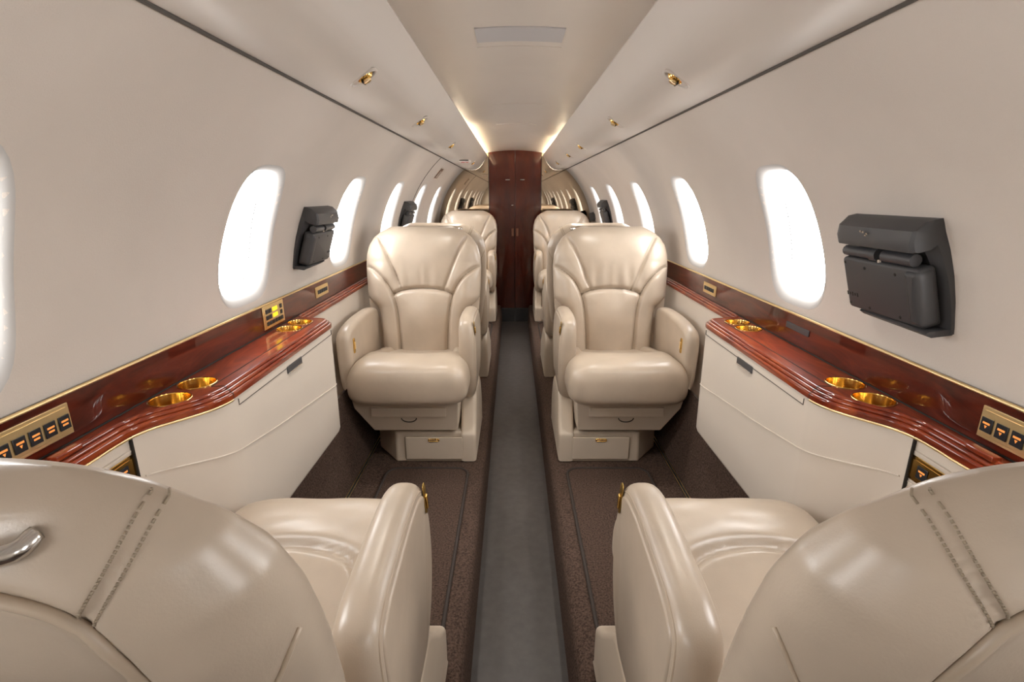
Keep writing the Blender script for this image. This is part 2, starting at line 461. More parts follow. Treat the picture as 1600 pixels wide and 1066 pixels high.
# ================================================================ wood strip, ledge, cabinets
def console_path(oy):
    return [(.776, oy + .80), (.776, oy + .88), (.773, oy + .925), (.758, oy + .965), (.731, oy + 1.00), (.704, oy + 1.035), (.684, oy + 1.07), (.674, oy + 1.11), (.672, oy + 1.17),
            (.672, oy + 1.45), (.672, oy + 1.74), (.674, oy + 1.785), (.684, oy + 1.815), (.71, oy + 1.832), (.755, oy + 1.840), (.786, oy + 1.848), (.796, oy + 1.872), (.797, oy + 1.92), (.797, oy + 2.2)]
base_path = [(.776, Y0), (.776, 0.), (.776, .5)] + console_path(0) + [(.797, 2.8), (.79, 3.2)] + console_path(2.75) + [(.797, 5.3), (.797, Y1)]
PATH = catmull(base_path, 5)
keep = [0]
for i in range(1, len(PATH)):
    if PATH[i][1] > PATH[keep[-1]][1] + 1e-4 or True: keep.append(i)
PATH = PATH[keep]
tg = np.gradient(PATH, axis=0); tg /= np.linalg.norm(tg, axis=1)[:, None]
NRM = np.stack([-tg[:, 1], tg[:, 0]], 1)       # points toward the aisle (-x) for right side coords
# ribbed edge profile (outward offset, z)
rib = [(-.028, ZL)]
for (o_, z_) in ((-.0212, .8848), (-.0134, .8783), (-.0058, .8708)):
    for a in np.linspace(math.radians(140), math.radians(-20), 7): rib.append((o_ + .0054 * math.cos(a), z_ + .0054 * math.sin(a)))
rib += [(-.0005, .866), (-.001, .861), (-.010, .857), (-.028, .857)]

def path_at(y, off=0.):
    A = PATH + NRM * off; return np.array((np.interp(y, PATH[:, 1], A[:, 0]), np.interp(y, PATH[:, 1], A[:, 1])))

CUPS = [1.046, 1.147, 1.668, 1.758]
def sl(y0, y1): return [k for k in range(len(PATH)) if y0 <= PATH[k][1] <= y1]
SIDE = {-1: 'left', 1: 'right'}
for s in (-1, 1):
    # back strip of polished wood with gold bead
    st = T('trim_wood_%s' % SIDE[s], (s * XS, 2.2, ZL), kind='structure')
    rbox('wood_panel', (s * (XS + .008), (Y0 + Y1) / 2, (ZL + .974) / 2 - .004), (.016, Y1 - Y0 - .01, .974 - ZL + .012), .002, WOOD, st, 1)
    tube('gold_bead', [(s * (XS + .004), y, .9765) for y in np.linspace(Y0, Y1 - .01, 6)], .0042, GOLDS, st, 8)
    tube('gap_line', [(s * (XS - .0015), y, ZL + .001) for y in np.linspace(Y0, Y1 - .01, 6)], .0022, DARK, st, 6)  # black gap between strip and ledge
    # ledge
    led = T('wood_ledge', (s * .79, 1.4, ZL - .04), 'glossy mahogany ledge with ribbed edge and gold cup holders along the %s wall' % SIDE[s], 'ledge', 'mahogany side ledges')
    inner = [PATH[k] + NRM[k] * -.028 for k in range(len(PATH))]
    cups = [(.7725, c + o_) for o_ in (0, 2.75) for c in CUPS]
    outer = [(s * p[0], p[1]) for p in inner] + [(s * (XS + .004), Y1), (s * (XS + .004), Y0)]
    RC = .0405
    holes = [[(s * (cx + RC * math.cos(2 * PI * k / 32)), cy + RC * math.sin(2 * PI * k / 32)) for k in range(32)] for cx, cy in cups]
    v, f = fill_vf([outer] + holes, ZL); obj('ledge_top', v, f, WOODL, led, False)
    v = []
    for k in range(len(PATH)):
        for (o_, z_) in rib:
            p = PATH[k] + NRM[k] * o_; v.append((s * p[0], p[1], z_))
    obj('ribbed_edge', v, grid_f(len(rib), len(PATH)), WOODL, led, True, False, 60)
    pts = [(s * (PATH[k] + NRM[k] * -.003)[0], (PATH[k] + NRM[k] * -.003)[1], .8575) for k in sl(.0, 1.12)]
    tube('gold_line', pts, .0028, GOLDS, led, 6)
    for cx, cy in cups:
        pr = [(RC + .0022, .0002), (RC + .0022, .0012), (RC + .001, .0020), (RC - .0008, .0016), (RC - .0014, -.001), (RC - .0025, -.042), (RC - .007, -.050), (.012, -.0505), (.010, -.047), (.0005, -.046)]
        c_ = obj('cup_holder', *lathe_vf(pr, (s * cx, cy, ZL), 32), GOLD, led, True, False, 50)
    # lid joints on the wide ledge (table leaf) and break in the ribs
    for oy in (0, 2.75):
        for (a, b) in (((.727, 1.125 + oy), (.727, 1.76 + oy)), ((.727, 1.125 + oy), (.700, 1.13 + oy))):
            tube('lid_joint', [(s * a[0], a[1], ZL + .0002), (s * b[0], b[1], ZL + .0002)], .0012, DARK, led, 5)
        k = int(np.argmin(abs(PATH[:, 1] - 1.115 - oy)))
        v = [(s * (PATH[k] + NRM[k] * (o_ + .0006))[0], (PATH[k] + NRM[k] * o_)[1] + dy, z_ + .0005) for dy in (-.0012, .0012) for (o_, z_) in rib]
        obj('rib_joint', v, grid_f(len(rib), 2), DARK, led, True)
    rbox('latch_block', (s * .795, .80, ZL + .003), (.018, .055, .010), .003, WOODL, led, 2)
    # main cabinet under the wide ledge
    for oy in (0, 2.75):
        cab = T('side_cabinet', (s * .74, 1.40 + oy, .45), 'cream side cabinet under the wide %s ledge %s' % (SIDE[s], 'beside the nearest seats' if oy == 0 else 'beside the farthest seats'), 'cabinet', 'cream side cabinets')
        ks = sl(.925 + oy, 1.865 + oy); n = 7
        zz = [.860, .856, .72, .58, .465, .455, .450]; oo = [-.006, -.005, -.005, -.005, -.006, -.010, -.022]
        v = []
        for k in ks:
            for z_, o_ in zip(zz, oo):
                p = PATH[k] + NRM[k] * o_; v.append((s * p[0], p[1], z_))
        base = len(v); f = grid_f(n, len(ks))
        for k in ks: v.append((s * .80, min(PATH[k][1], 1.86 + oy), .452))
        for i in range(len(ks) - 1): f.append((i * n + n - 1, (i + 1) * n + n - 1, base + i + 1, base + i))
        obj('cabinet_body', v, f, LAMINATE, cab, True, False, 50)
        # leather style seam sweeping across the door
        sy = [(.935, .765), (1.02, .748), (1.10, .732), (1.18, .720), (1.35, .695), (1.58, .667), (1.80, .640)]
        sp = catmull(sy, 8)
        pts = []
        for (y_, z_) in sp:
            p = path_at(y_ + oy, -.0035); pts.append((s * p[0], p[1], z_))
        pp = [pts[0]]
        for q in pts[1:]:
            if abs(q[1] - pp[-1][1]) > .004: pp.append(q)
        tube('panel_seam', pp, .0021, LAMINATE, cab, 6)
        # flap outline and pull under the ledge
        pts = [(s * .6765, 1.14 + oy, .852), (s * .6765, 1.14 + oy, .836), (s * .6765, 1.45 + oy, .836), (s * .6765, 1.785 + oy, .836), (s * .6765, 1.785 + oy, .852)]
        tube('flap_joint', pts, .0013, GAP, cab, 5)
        rbox('pull_recess', (s * .6760, 1.46 + oy, .829), (.004, .105, .022), .0018, BLACK2, cab, 1)
        rbox('pull_lip', (s * .6735, 1.46 + oy, .8195), (.007, .095, .005), .002, CHROME, cab, 1)
        # dark joint at the near end
        p = path_at(.925 + oy, -.006)
        rbox('end_joint', (s * (p[0] - .001), .923 + oy, .655), (.006, .004, .42), .001, DARK, cab, 1)
    # lower side panels where the ledge is narrow
    for (ya, yb, lab) in ((Y0, .921, 'beside the near seat armrest'), (1.867, 3.671, 'behind the middle seats'), (4.617, Y1 - .005, 'next to the bulkhead')):
        ks = sl(ya, yb); pan = T('lower_wall_lining', (s * .80, (ya + yb) / 2, .44), 'cream lower side panel on the %s wall %s' % (SIDE[s], lab), 'panel', 'cream lower side panels')
        yy = [ya] + [PATH[k][1] for k in ks] + [yb]; v = []
        for y_ in yy:
            p = path_at(y_, -.008)
            for z_, dx in ((.860, 0), (.75, 0), (.60, 0), (.46, 0), (.445, .006)): v.append((s * (p[0] + dx), y_, z_))
        obj('panel_face', v, grid_f(5, len(yy)), LAMINATE, pan, True, False, 50)

# ================================================================ control plates
def to_wall(s, xface):
    """plate frame on the vertical strip: a along +y, b up, t toward the aisle"""
    return lambda a, b, t: (s * (xface - t), a, b)

def plate(name, s, xf, yc, zc, w, h, label, cat, group, buttons, m=GOLDS):
    t = T(name, (s * xf, yc, zc - h / 2), label, cat, group)
    fr = lambda a, b, q: (s * (xf - q), yc + a, zc + b)
    def pb(nm, a, b, w_, h_, q0, q1, mm, par, bev=.0008):
        v, f = bevel_vf(*box_vf((a, b, (q0 + q1) / 2), (w_, h_, q1 - q0)), bev, 1)
        return obj(nm, *recalc([fr(*p) for p in v], f), mm, par, True, False, 40)
    pb('plate_frame', 0, 0, w, h, 0, .003, m, t)
    pb('plate_face', 0, 0, w - .014, h - .012, .003, .0045, m, t)
    for (kind, a, b, w_, h_) in buttons:
        if kind == 'b' or kind == 'bt' or kind == 'ba':
            o = pb('button', a, b, w_, h_, .0045, .0065, BUTTON, t)
            if kind == 'bt':
                g = MB()
                for (db, ww) in ((.14, .62), (-.12, .5)):
                    g.add(*recalc([fr(*p) for p in box_vf((a, b + db * h_, .0067), (w_ * ww, h_ * .13, .0004))[0]], box_vf((0, 0, 0), (1, 1, 1))[1]))
                g.build('legend', ORANGE, o, False, None)
            if kind == 'ba':
                g = MB(); g.add(*recalc([fr(*p) for p in box_vf((a, b + .14 * h_, .0067), (w_ * .6, h_ * .14, .0004))[0]], box_vf((0, 0, 0), (1, 1, 1))[1]))
                g.add([fr(a - w_ * .13, b - .02 * h_, .0069), fr(a + w_ * .13, b - .02 * h_, .0069), fr(a, b - .24 * h_, .0069)], [(0, 1, 2)])
                g.build('legend', ORANGE, o, False, None)
        if kind == 'y': pb('display', a, b, w_, h_, .0045, .006, YELLOW, t)
    return t

rowb = lambda n, w, bw, bh, b=0, k='b': [(k, (i - (n - 1) / 2) * w, b, bw, bh) for i in range(n)]
# near switch plates (both sides)
btn = [('bt' if i >= 5 else 'ba', -.099 + i * .0285, -.003, .0225, .026) for i in range(8)]
plate('switch_plate', -1, XS - .0002, .735, .934, .235, .058, 'long gold switch plate with amber lettered buttons on the left wood strip', 'switch plate', 'long gold switch plates', btn)
plate('switch_plate', 1, XS - .0002, .728, .932, .235, .058, 'long gold switch plate with amber arrow buttons on the right wood strip', 'switch plate', 'long gold switch plates', [('ba', a, b, c, d) for (k, a, b, c, d) in btn])
# entertainment controller
btn = [('b', -.052 + i * .022, .019, .018, .014) for i in range(2)] + [('b', -.052 + i * .022, -.001, .018, .014) for i in range(2)]
btn += [('y', .005, .019, .034, .013), ('y', .005, -.001, .034, .013), ('b', .050, .019, .014, .014), ('b', .050, -.001, .014, .014)]
btn += [('b', -.052 + i * .0205, -.021, .0165, .013) for i in range(6)]
plate('cabin_controller', -1, XS - .0002, 1.672, .937, .150, .075, 'gold cabin control plate with two yellow displays on the left strip', 'control panel', None, btn)
btn = [('b', -.045 + i * .0225, 0, .0185, .016) for i in range(5)]
plate('small_switch_plate', -1, XS - .0002, 2.12, .937, .142, .044, 'small gold switch plate on the left strip before the middle seat', 'switch plate', 'small gold switch plates', btn)
plate('small_switch_plate', 1, XS - .0002, 2.165, .934, .142, .044, 'small gold switch plate on the right strip before the middle seat', 'switch plate', 'small gold switch plates', btn)
t = T('vent_slot', (.822, 1.465, .925), 'dark narrow slot set in the right wood strip', 'slot')
rbox('slot_cover', (.8205, 1.465, .940), (.004, .125, .018), .001, BLACK2, t, 1)
# recessed armrest controllers in the near side panels
for s in (-1, 1):
    pp = path_at(.80, -.008)
    t = plate('seat_switch_plate', s, pp[0] - .0002, .835, .795, .19, .052, 'gold seat switch plate with black keys low on the %s side panel' % SIDE[s], 'switch plate', 'gold seat switch plates',
              [('b', -.02, .009, .085, .012), ('b', -.02, -.011, .085, .012), ('ba', .055, 0, .026, .026)], GOLD)
    rec = rrect(-.105, .112, -.034, .034, .016, 5)
    tube('recess_rim', [(s * (pp[0] - .001), .835 + a, .795 + b) for a, b in rec], .003, LAMINATE, t, 6, True)

# ================================================================ overhead eyeball fixtures with added fill lamps
rad = math.radians; WM = rad(15.5)
def outlet(s, y, label):
    t = T('eyeball_fixture', (s * .386, y, 1.590), label, 'light', 'gold overhead eyeball fixtures')
    c = np.array((s * .386, y, 1.5965))
    n = np.array((-s * .58, 0, -1.)); n /= np.linalg.norm(n)
    ux = np.array((s * 1., 0, -.58 * 1)); ux /= np.linalg.norm(ux); ux = ux * 1.0; uy = np.array((0, 1., 0))
    bez = [(.0265, -.004), (.0275, .0015), (.0250, .0035), (.0225, .002), (.0205, -.004)]
    obj('bezel', *recalc(*lathe_vf(bez, c, 28, (ux * 1.42, uy, n))), OVERHEAD, t)
    ball = [(.0202 * math.sin(a), -.006 + .0202 * math.cos(a) * .80) for a in np.linspace(.02, PI / 2, 8)]
    e = obj('eyeball', *recalc(*lathe_vf(ball, c + ux * -.004, 24, (ux * 1.15, uy, n))), GOLD, t)
    rg = [(.007, .0105), (.0095, .0125), (.0110, .010), (.0100, .0065)]
    obj('nozzle_ring', *recalc(*lathe_vf(rg, c + ux * -.004, 18, (ux, uy, n))), GOLDS, e)
    ld = bpy.data.lights.new('fill_spot', 'SPOT'); ld.energy = 11.0; ld.color = (1.0, .93, .84); ld.spot_size = math.radians(125); ld.spot_blend = 1.0; ld.shadow_soft_size = .02  # fill spot added to brighten cushions and drawers
    lo = bpy.data.objects.new('fill_spot', ld); COL.objects.link(lo); lo.location = c + n * .03
    lo.rotation_euler = Vector((-s * .10, 0, -1)).to_track_quat('-Z', 'Y').to_euler()
    obj('glow_disc', *recalc(*lathe_vf([(.0001, .0095), (.0068, .0095)], c + ux * -.004, 14, (ux, uy, n))), ADDED_GLOW, e)  # glowing disc added along with the fill spot
    v, f = tube_vf([c + ux * .006 + uy * q + n * .0095 for q in np.linspace(-.013, .013, 5)], .0026, 6)
    obj('dark_slot', v, f, DARK, t)
for s, ys_ in ((-1, (1.385, 2.165, 3.19, 4.86)), (1, (1.40, 2.19, 3.25, 3.93, 4.86))):
    names = ['nearest the camera', 'second from the camera', 'third from the camera', 'fourth from the camera', 'closest to the mirror']
    for i, y in enumerate(ys_):
        outlet(s, y, 'small gold eyeball fixture with added fill lamp in the %s overhead panel %s' % (SIDE[s], names[4] if i == len(ys_) - 1 else names[i]))

# seat belt / no smoking sign
t = T('warning_sign', (-.395, 4.24, 1.570), 'small white warning sign with red symbols on the left overhead panel', 'sign')
rbox('sign_plate', (-.397, 4.235, 1.576), (.085, .15, .016), .005, WHITEP, t, 2)
mb = MB()
for i, (dx, dy, w_, h_) in enumerate(((-.02, .03, .028, .008), (-.02, .012, .028, .008), (.014, .03, .008, .03), (.014, -.02, .03, .008), (-.014, -.018, .008, .036), (.02, .006, .02, .008), (-.006, -.04, .04, .007))):
    mb.add(*box_vf((-.397 + dx, 4.235 + dy, 1.5675), (w_, h_, .002)))
mb.build('red_symbols', RED, t, False, None)
rbox('dark_slots', (-.397, 4.135, 1.576), (.07, .010, .006), .001, DARK, t, 1)
# exit marker plate and panel joint on the left wall
def on_wall(s, ya, yb, ta, tb, r0, r1, name, m, parent=None):
    n = 7; v = []; f = []
    for r in (r0, r1):
        for y in (ya, yb):
            for th in np.linspace(ta, tb, n): v.append(cyl(s, y, th, r))
    a, b, c, d = 0, n, 2 * n, 3 * n
    for i in range(n - 1):
        f += [(a + i, a + i + 1, b + i + 1, b + i), (c + i, d + i, d + i + 1, c + i + 1), (a + i, c + i, c + i + 1, a + i + 1), (b + i, b + i + 1, d + i + 1, d + i)]
    f += [(a, b, d, c), (a + n - 1, c + n - 1, d + n - 1, b + n - 1)]
    return obj(name, *recalc(v, f), m, parent, True, False, 40)
t = T('wall_marker', cyl(-1, 4.40, rad(37)), 'narrow brown marker plate high on the left wall near the mirror', 'sign')
on_wall(-1, 4.315, 4.49, rad(37.0), rad(44.8), RW - .002, RW + .002, 'marker_frame', LAMINATE, t)
on_wall(-1, 4.335, 4.475, rad(37.6), rad(44.2), RW - .0045, RW - .001, 'marker_face', SIGNB, t)
on_wall(-1, 4.385, 4.425, rad(38.2), rad(42.6), RW - .0055, RW - .002, 'marker_stripe', LAMINATE, t)
o = tube('trim_exit_joint', [cyl(-1, 3.93 - .05 * ((q - .5) ** 2), th, RW - .0005) for q, th in zip(np.linspace(0, 1, 16), np.linspace(rad(3), TH1 - .01, 16))], .0032, GAP, None, 6); tag(o, kind='structure')

# ================================================================ fold-away monitors
def monitor(s, yc, label, flip=False):
    """screen folded against the wall, back of the screen toward the aisle; sd = +1 if hinge shell side is nearer the camera"""
    K = .90; t = T('folding_monitor', cyl(s, yc, rad(7.0), RW - .02), label, 'monitor', 'black folding wall monitors')
    fr = lambda a, th, d: cyl(s, yc + a * K, WM + (th - WM) * K, RW - d * K)
    ta, tb = rad(7.2), rad(24.2)
    # side shell next to the wall: curved outline, swept thickness
    n = 15; ths = np.linspace(ta, tb, n)
    v = []
    for th in ths:
        q = (th - ta) / (tb - ta)
        dep = .010 + .034 * q ** 2 * (1 if q > .2 else 1)
        w0 = -.145 + .016 * q ** 2.5
        for (a, d) in ((w0, -.004), (w0 + .004, dep * .6), (w0 + .030, dep), (w0 + .045, .012), (.125, .010), (.135, -.004)): v.append(fr(a, th, d))
    f = grid_f(6, n); f.append(tuple(range(6))); f.append(tuple((n - 1) * 6 + k for k in range(6)))
    obj('backplate', *recalc(v, f), BLACK, t, True, False, 40)
    # hood across the top
    hp = [(rad(24.4), -.004), (rad(24.7), .028), (rad(24.0), .056), (rad(22.4), .068), (rad(20.9), .069), (rad(20.6), .062), (rad(21.2), .02), (rad(21.2), -.004)]
    v = []
    for a, k in ((-.132, .55), (-.127, .9), (-.12, 1.), (.118, 1.), (.134, .9), (.14, .75)):
        for th, d in hp: v.append(fr(a, th, d * k if d > 0 else d))
    f = grid_f(8, 6, True); f.append(tuple(range(8))); f.append(tuple(5 * 8 + k for k in range(8)))
    hood = obj('hood', *recalc(v, f), BLACK, t, True, False, 30)
    mb = MB()
    for da, dt in ((-.008, 0), (.004, .25), (.012, .35), (-.002, -.35)): mb.add(*recalc([fr(.02 + da + p[0], rad(23.2 + dt) + p[1], .0645 + p[2]) for p in box_vf((0, 0, 0), (.006, rad(.3), .002))[0]], box_vf((0, 0, 0), (1, 1, 1))[1]))
    mb.build('logo_mark', CHROME, hood, False, None)
    # hinge barrels
    for (a0, a1, r) in ((-.105, -.012, .0125), (.004, .028, .0145), (.03, .125, .0118)):
        tube('hinge_barrel', [fr(a, rad(19.0), .048) for a in np.linspace(a0, a1, 4)], r, BLACK2 if a0 != .004 else BLACK, t, 12)
    tube('hinge_pin', [fr(.0, rad(18.4), .052), fr(.0, rad(17.2), .054)], .006, CHROME, t, 8)
    # screen body: rounded box with thick rounded spine
    out = rrect(-.128, .128, rad(8.2) * RW, rad(18.0) * RW, .010, 4)
    # flat, hanging slightly away from wall
    p0 = np.array(cyl(s, 0, WM + rad(8.2 - 15.5) * K, RW - .034)); p1 = np.array(cyl(s, 0, WM + rad(18.0 - 15.5) * K, RW - .044))
    up = (p1 - p0) / np.linalg.norm(p1 - p0); nn = np.array((-s * up[2], 0, s * up[0]));
    if nn[0] * s > 0: nn = -nn
    h = np.linalg.norm(p1 - p0)
    out = rrect(-.128, .128, 0, h, .010, 4)
    out = [(a * K, b) for a, b in out]
    to3 = lambda a, b, q: tuple(p0 + up * b + nn * q + np.array((0, yc + a, 0)))
    scr = obj('screen', *recalc(*slab_vf(out, -.022, .012, .006, to3, 4)), BLACK, t, True, False, 50)
    out2 = rrect(-.131 * K, -.088 * K, .004, h - .004, .010, 4)
    obj('spine', *recalc(*slab_vf(out2, -.02, .018, .011, to3, 5)), BLACK, scr, True, False, 50)
    for a, b in ((.118, h - .012), (.045, h - .018), (-.058, h - .018), (.045, .012), (-.058, .012), (.118, .012)):
        obj('screw', *recalc(*lathe_vf([(.0001, .0005), (.003, .0005), (.0036, -.001)], to3(a * K, b, .0125), 10, ((0, 1, 0), up, nn))), DARK, scr)
    mb = MB()
    for k in range(5): mb.add(*recalc([to3(.112 - k * .0085 + p[0], .035 + p[1], .0122 + p[2]) for p in box_vf((0, 0, 0), (.0035, .006 if k % 2 else .009, .0006))[0]], box_vf((0, 0, 0), (1, 1, 1))[1]))
    mb.build('raised_lettering', DARK, scr, False, None)
    # lower lip of the dock
    v = []
    for a in np.linspace(-.14, .095, 8):
        q = (a + .14) / .235
        for th, d in ((rad(7.0), .0), (rad(7.0), .045 - .01 * q), (rad(7.7), .058 - .012 * q), (rad(8.0), .05 - .01 * q), (rad(7.9), .0)): v.append(fr(a, th, d))
    f = grid_f(5, 8, True); f.append(tuple(range(5))); f.append(tuple(7 * 5 + k for k in range(5)))
    obj('dock_lip', *recalc(v, f), BLACK, t, True, False, 30)
    return t
monitor(1, 1.075, 'large black folded monitor on the right wall beside the nearest window')
monitor(-1, 2.0, 'black folded monitor on the left wall between the first two windows')
monitor(-1, 3.74, 'black folded monitor on the left wall just above the middle seat back')
monitor(1, 4.55, 'black folded monitor on the right wall far down near the mirror')

# ================================================================ seats
HB = [(0, .215), (.20, .226), (.235, .236), (.262, .268), (.285, .286), (.33, .290), (.44, .294), (.50, .289), (.545, .276), (.585, .250), (.612, .215), (.632, .175), (.64, .15)]
HR = [(0, .262), (.10, .270), (.25, .284), (.33, .290), (.44, .294), (.50, .289), (.545, .276), (.585, .250), (.612, .215), (.632, .175), (.64, .15)]
BL = .64

def seg_dist(P, poly):
    """distance of points P (N,2) to a polyline"""
    d = np.full(len(P), 9.)
    for a, b in zip(poly[:-1], poly[1:]):
        a = np.array(a); b = np.array(b); ab = b - a; L = np.dot(ab, ab) + 1e-12
        t = np.clip(((P - a) @ ab) / L, 0, 1); q = a + t[:, None] * ab
        d = np.minimum(d, np.linalg.norm(P - q, axis=1))
    return d

def smooth_curve(pts, n=10): return [tuple(p) for p in catmull(pts, n)]
BOL = smooth_curve([(.31, .442), (.265, .430), (.205, .385), (.163, .325), (.138, .25), (.126, .15), (.118, -.01)])
LUM = smooth_curve([(-.150, .297), (-.10, .318), (0, .328), (.10, .318), (.150, .297)])
FAN = smooth_curve([(.222, .585), (.19, .53), (.150, .44), (.120, .36), (.103, .318)])
mirr = lambda c: [(-a, b) for a, b in c]
# rear seams
RPAN = smooth_curve([(0, .604), (.06, .602), (.13, .592), (.175, .570), (.199, .526), (.210, .45), (.218, .33), (.226, .17), (.23, -.01)])
STI1 = smooth_curve([(.217, .626), (.211, .610), (.202, .593), (.190, .575), (.178, .556)], 8)
SIDE_S = smooth_curve([(.292, .49), (.275, .455), (.260, .42), (.250, .34), (.246, .2), (.242, .1), (.240, -.01)], 6)

def width(tab, b): return np.interp(b, [t[0] for t in tab], [t[1] for t in tab])

def make_seat(x0, y0, aisle, face, label, recline=9., slide=0., backoff=0., fine=True, stow=False, group='cream leather cabin seats'):
    """aisle: +1 if the aisle is on the +x side; face: +1 faces +y (away from the camera)"""
    t = T('cabin_armchair', (x0, y0, ZF), label, 'seat', group)
    fl = aisle * face > 0
    M = lambda lx, ly, z: (x0 + aisle * lx, y0 + face * ly, z)
    def put(name, v, f, m, par=t, auto=None, fix=True):
        v = [M(*p) for p in v]
        if fix: v, f = recalc(v, f)
        return obj(name, v, f, m, par, True, False, auto)
    # ---------------- pedestal and fairing
    out = [(-.085, 0), (.262, 0), (.270, -.45), (-.20, -.45), (-.20, -.15)]
    v = [(a, b, ZF) for a, b in out] + [(a * .985, b - .012 if b == 0 else b, .268) for a, b in out]
    n = len(out); f = [tuple(range(n)), tuple(range(2 * n - 1, n - 1, -1))] + [(i, (i + 1) % n, n + (i + 1) % n, n + i) for i in range(n)]
    v, f = bevel_vf(v, f, .010, 3); ped = put('pedestal', v, f, PLASTIC, t, 40)
    v, f = bevel_vf(*box_vf((.093, .001, .193), (.262, .012, .112)), .004, 2); dr = put('drawer', v, f, PLASTIC, ped, 40)
    tr = [(.093 + a, .0005, .193 + b) for a, b in rrect(-.133, .133, -.058, .058, .008, 3)]
    put('drawer_joint', *tube_vf(tr, .0022, 5, True), SEAM, ped)
    lat = [(a, .009, .236 + b) for a, b in rrect(-.024 + .093, .024 + .093, -.0055, .0055, .005, 4)]
    put('drawer_latch', *tube_vf(lat, .0028, 6, True), GOLD, dr)
    put('latch_plate', *bevel_vf(*box_vf((.093, .0075, .236), (.046, .002, .010)), .0008, 1), CHROME, dr, 40)
    so = catmull([(.004, ZF + .005), (.004, .24), (-.012, .272), (-.07, .315), (-.14, .385), (-.175, .412), (-.22, .418), (-.36, .415), (-.42, .40), (-.455, .35), (-.462, .24), (-.462, ZF + .005)], 4)
    put('base_fairing', *slab_vf(so, .215, .288, .016, lambda a, b, q: (q - .05 * max(0, b - .27), a, b), 5), PLASTIC, t, 60)
    # ---------------- seat pan with slide out tray
    out = [(.205, .285), (.215, .44), (-.262, .44), (-.255, .400), (-.175, .285)]
    v = [(a, .030 - (.440 - b) * .12, b) for a, b in out] + [(a, -.42, b) for a, b in out]; n = 5
    f = [tuple(range(n)), tuple(range(2 * n - 1, n - 1, -1))] + [(i, (i + 1) % n, n + (i + 1) % n, n + i) for i in range(n)]
    v, f = bevel_vf(v, f, .008, 2); pan = put('seat_pan', v, f, PLASTIC, t, 40)
    v, f = bevel_vf(*box_vf((-.01, .028, .385), (.335, .016, .046)), .005, 2); tray = put('slide_tray', v, f, PLASTIC, pan, 40)
    ring = [(-.012 + .034 * math.cos(a), .019, .352 - .020 * math.sin(a)) for a in np.linspace(0, PI, 12)]
    put('pull_ring', *tube_vf(ring, .0023, 6), DARK, tray)
    # ---------------- cushion
    pr = catmull([(-.44, .50), (-.425, .548), (-.36, .566), (-.22, .592), (-.08, .628), (.0, .640), (.065, .634), (.108, .612), (.128, .570), (.130, .510), (.118, .462), (.08, .440), (-.02, .434), (-.36, .434)], 14)
    NU = 91; tt = np.linspace(-1, 1, NU); u = np.sin(tt * PI / 2) * .55 + tt * .45
    hw = .237 if stow else .262; cxs = .024 if stow else 0.
    e = (1 - np.abs(u) ** 7.0) ** .42
    P = []; 
    for (ly, z) in pr:
        sy = min(max(ly, -.40), .045); szz = .515
        wq = hw - .022 * max(0, (-ly - .1)) / .3
        for k in range(NU): P.append((cxs + u[k] * wq, slide + sy + (ly - sy) * e[k], szz + (z - szz) * e[k]))
    P = np.array(P)
    top = P[:, 2] > .53
    USE = smooth_curve([(-.128, -.45), (-.158, -.32), (-.165, -.19), (-.125, -.105), (0, -.075), (.125, -.105), (.165, -.19), (.158, -.32), (.128, -.45)], 8)
    P[:, 1] -= slide; d = seg_dist(P[:, :2], USE)
    ins = np.zeros(len(P), bool)
    for (xa, ya), (xb, yb) in zip(USE, USE[1:] + USE[:1]):
        cr = ((ya > P[:, 1]) != (yb > P[:, 1])) & (P[:, 0] < (xb - xa) * (P[:, 1] - ya) / (yb - ya + 1e-12) + xa); ins ^= cr
    P[:, 2] -= np.where(top, .015 * np.exp(-(d / .010) ** 2), 0)
    P[:, 2] -= np.where(top & ins, .010 * (1 - np.exp(-d / .02)), 0)
    P[:, 2] += np.where(top & ~ins, .012 * np.exp(-((d - .05) / .05) ** 2) * np.clip((-P[:, 1]) / .15, 0, 1), 0)
    # soft irregular creases of worn leather
    P[:, 2] += np.where(top, .0010 * np.sin(P[:, 0] * 41 + 3 * np.sin(P[:, 1] * 19 + x0 * 5)) * np.cos(P[:, 1] * 33 + y0 * 3), 0)
    P[:, 1] += slide; F = grid_f(NU, len(pr))
    c_ins = []; c_out = []
    for q in F:
        (c_ins if sum(ins[i] and top[i] for i in q) >= 3 else c_out).append(q)
    cu = put('seat_cushion', P, c_out, LEATHER, t, None, False) if False else None
    VW = [M(*p) for p in P]
    def sub(name, faces, par=t, Vw=None, m=LEATHER, rev=False, nor=None):
        Vw_ = VW if Vw is None else Vw
        used = sorted({i for q in faces for i in q}); mp = {i: k for k, i in enumerate(used)}
        ff = [tuple(mp[i] for i in q) for q in faces]
        if nor is not None:
            q = faces[len(faces) // 2]; pa, pb, pc = [np.array(Vw_[i], float) for i in (q[0], q[1], q[3])]
            rev = np.dot(np.cross(pb - pa, pc - pa), nor[q[0]]) < 0
        if rev: ff = [tuple(reversed(q)) for q in ff]
        o_ = obj(name, [Vw_[i] for i in used], ff, m, par)
        if nor is not None and len(o_.data.vertices) == len(used): o_.data.normals_split_custom_set_from_vertices([tuple(nor[i]) for i in used])
        return o_
    def gnorm(Vw_, nv, nu, ref):
        G = np.array(Vw_, float).reshape(nv, nu, 3)
        n_ = np.cross(np.gradient(G, axis=1), np.gradient(G, axis=0)); n_ /= np.linalg.norm(n_, axis=2)[..., None] + 1e-12
        if np.dot(n_[nv // 2, nu // 2], ref) < 0: n_ = -n_
        return n_
    NC = gnorm(VW, len(pr), NU, (0, 0, 1)); k_ = len(pr) // 3
    if NC[k_, NU // 2, 2] < 0: NC = -NC
    NC = NC.reshape(-1, 3)
    sub('seat_cushion', c_out, rev=fl, nor=NC); sub('cushion_insert', c_ins, rev=fl, nor=NC)
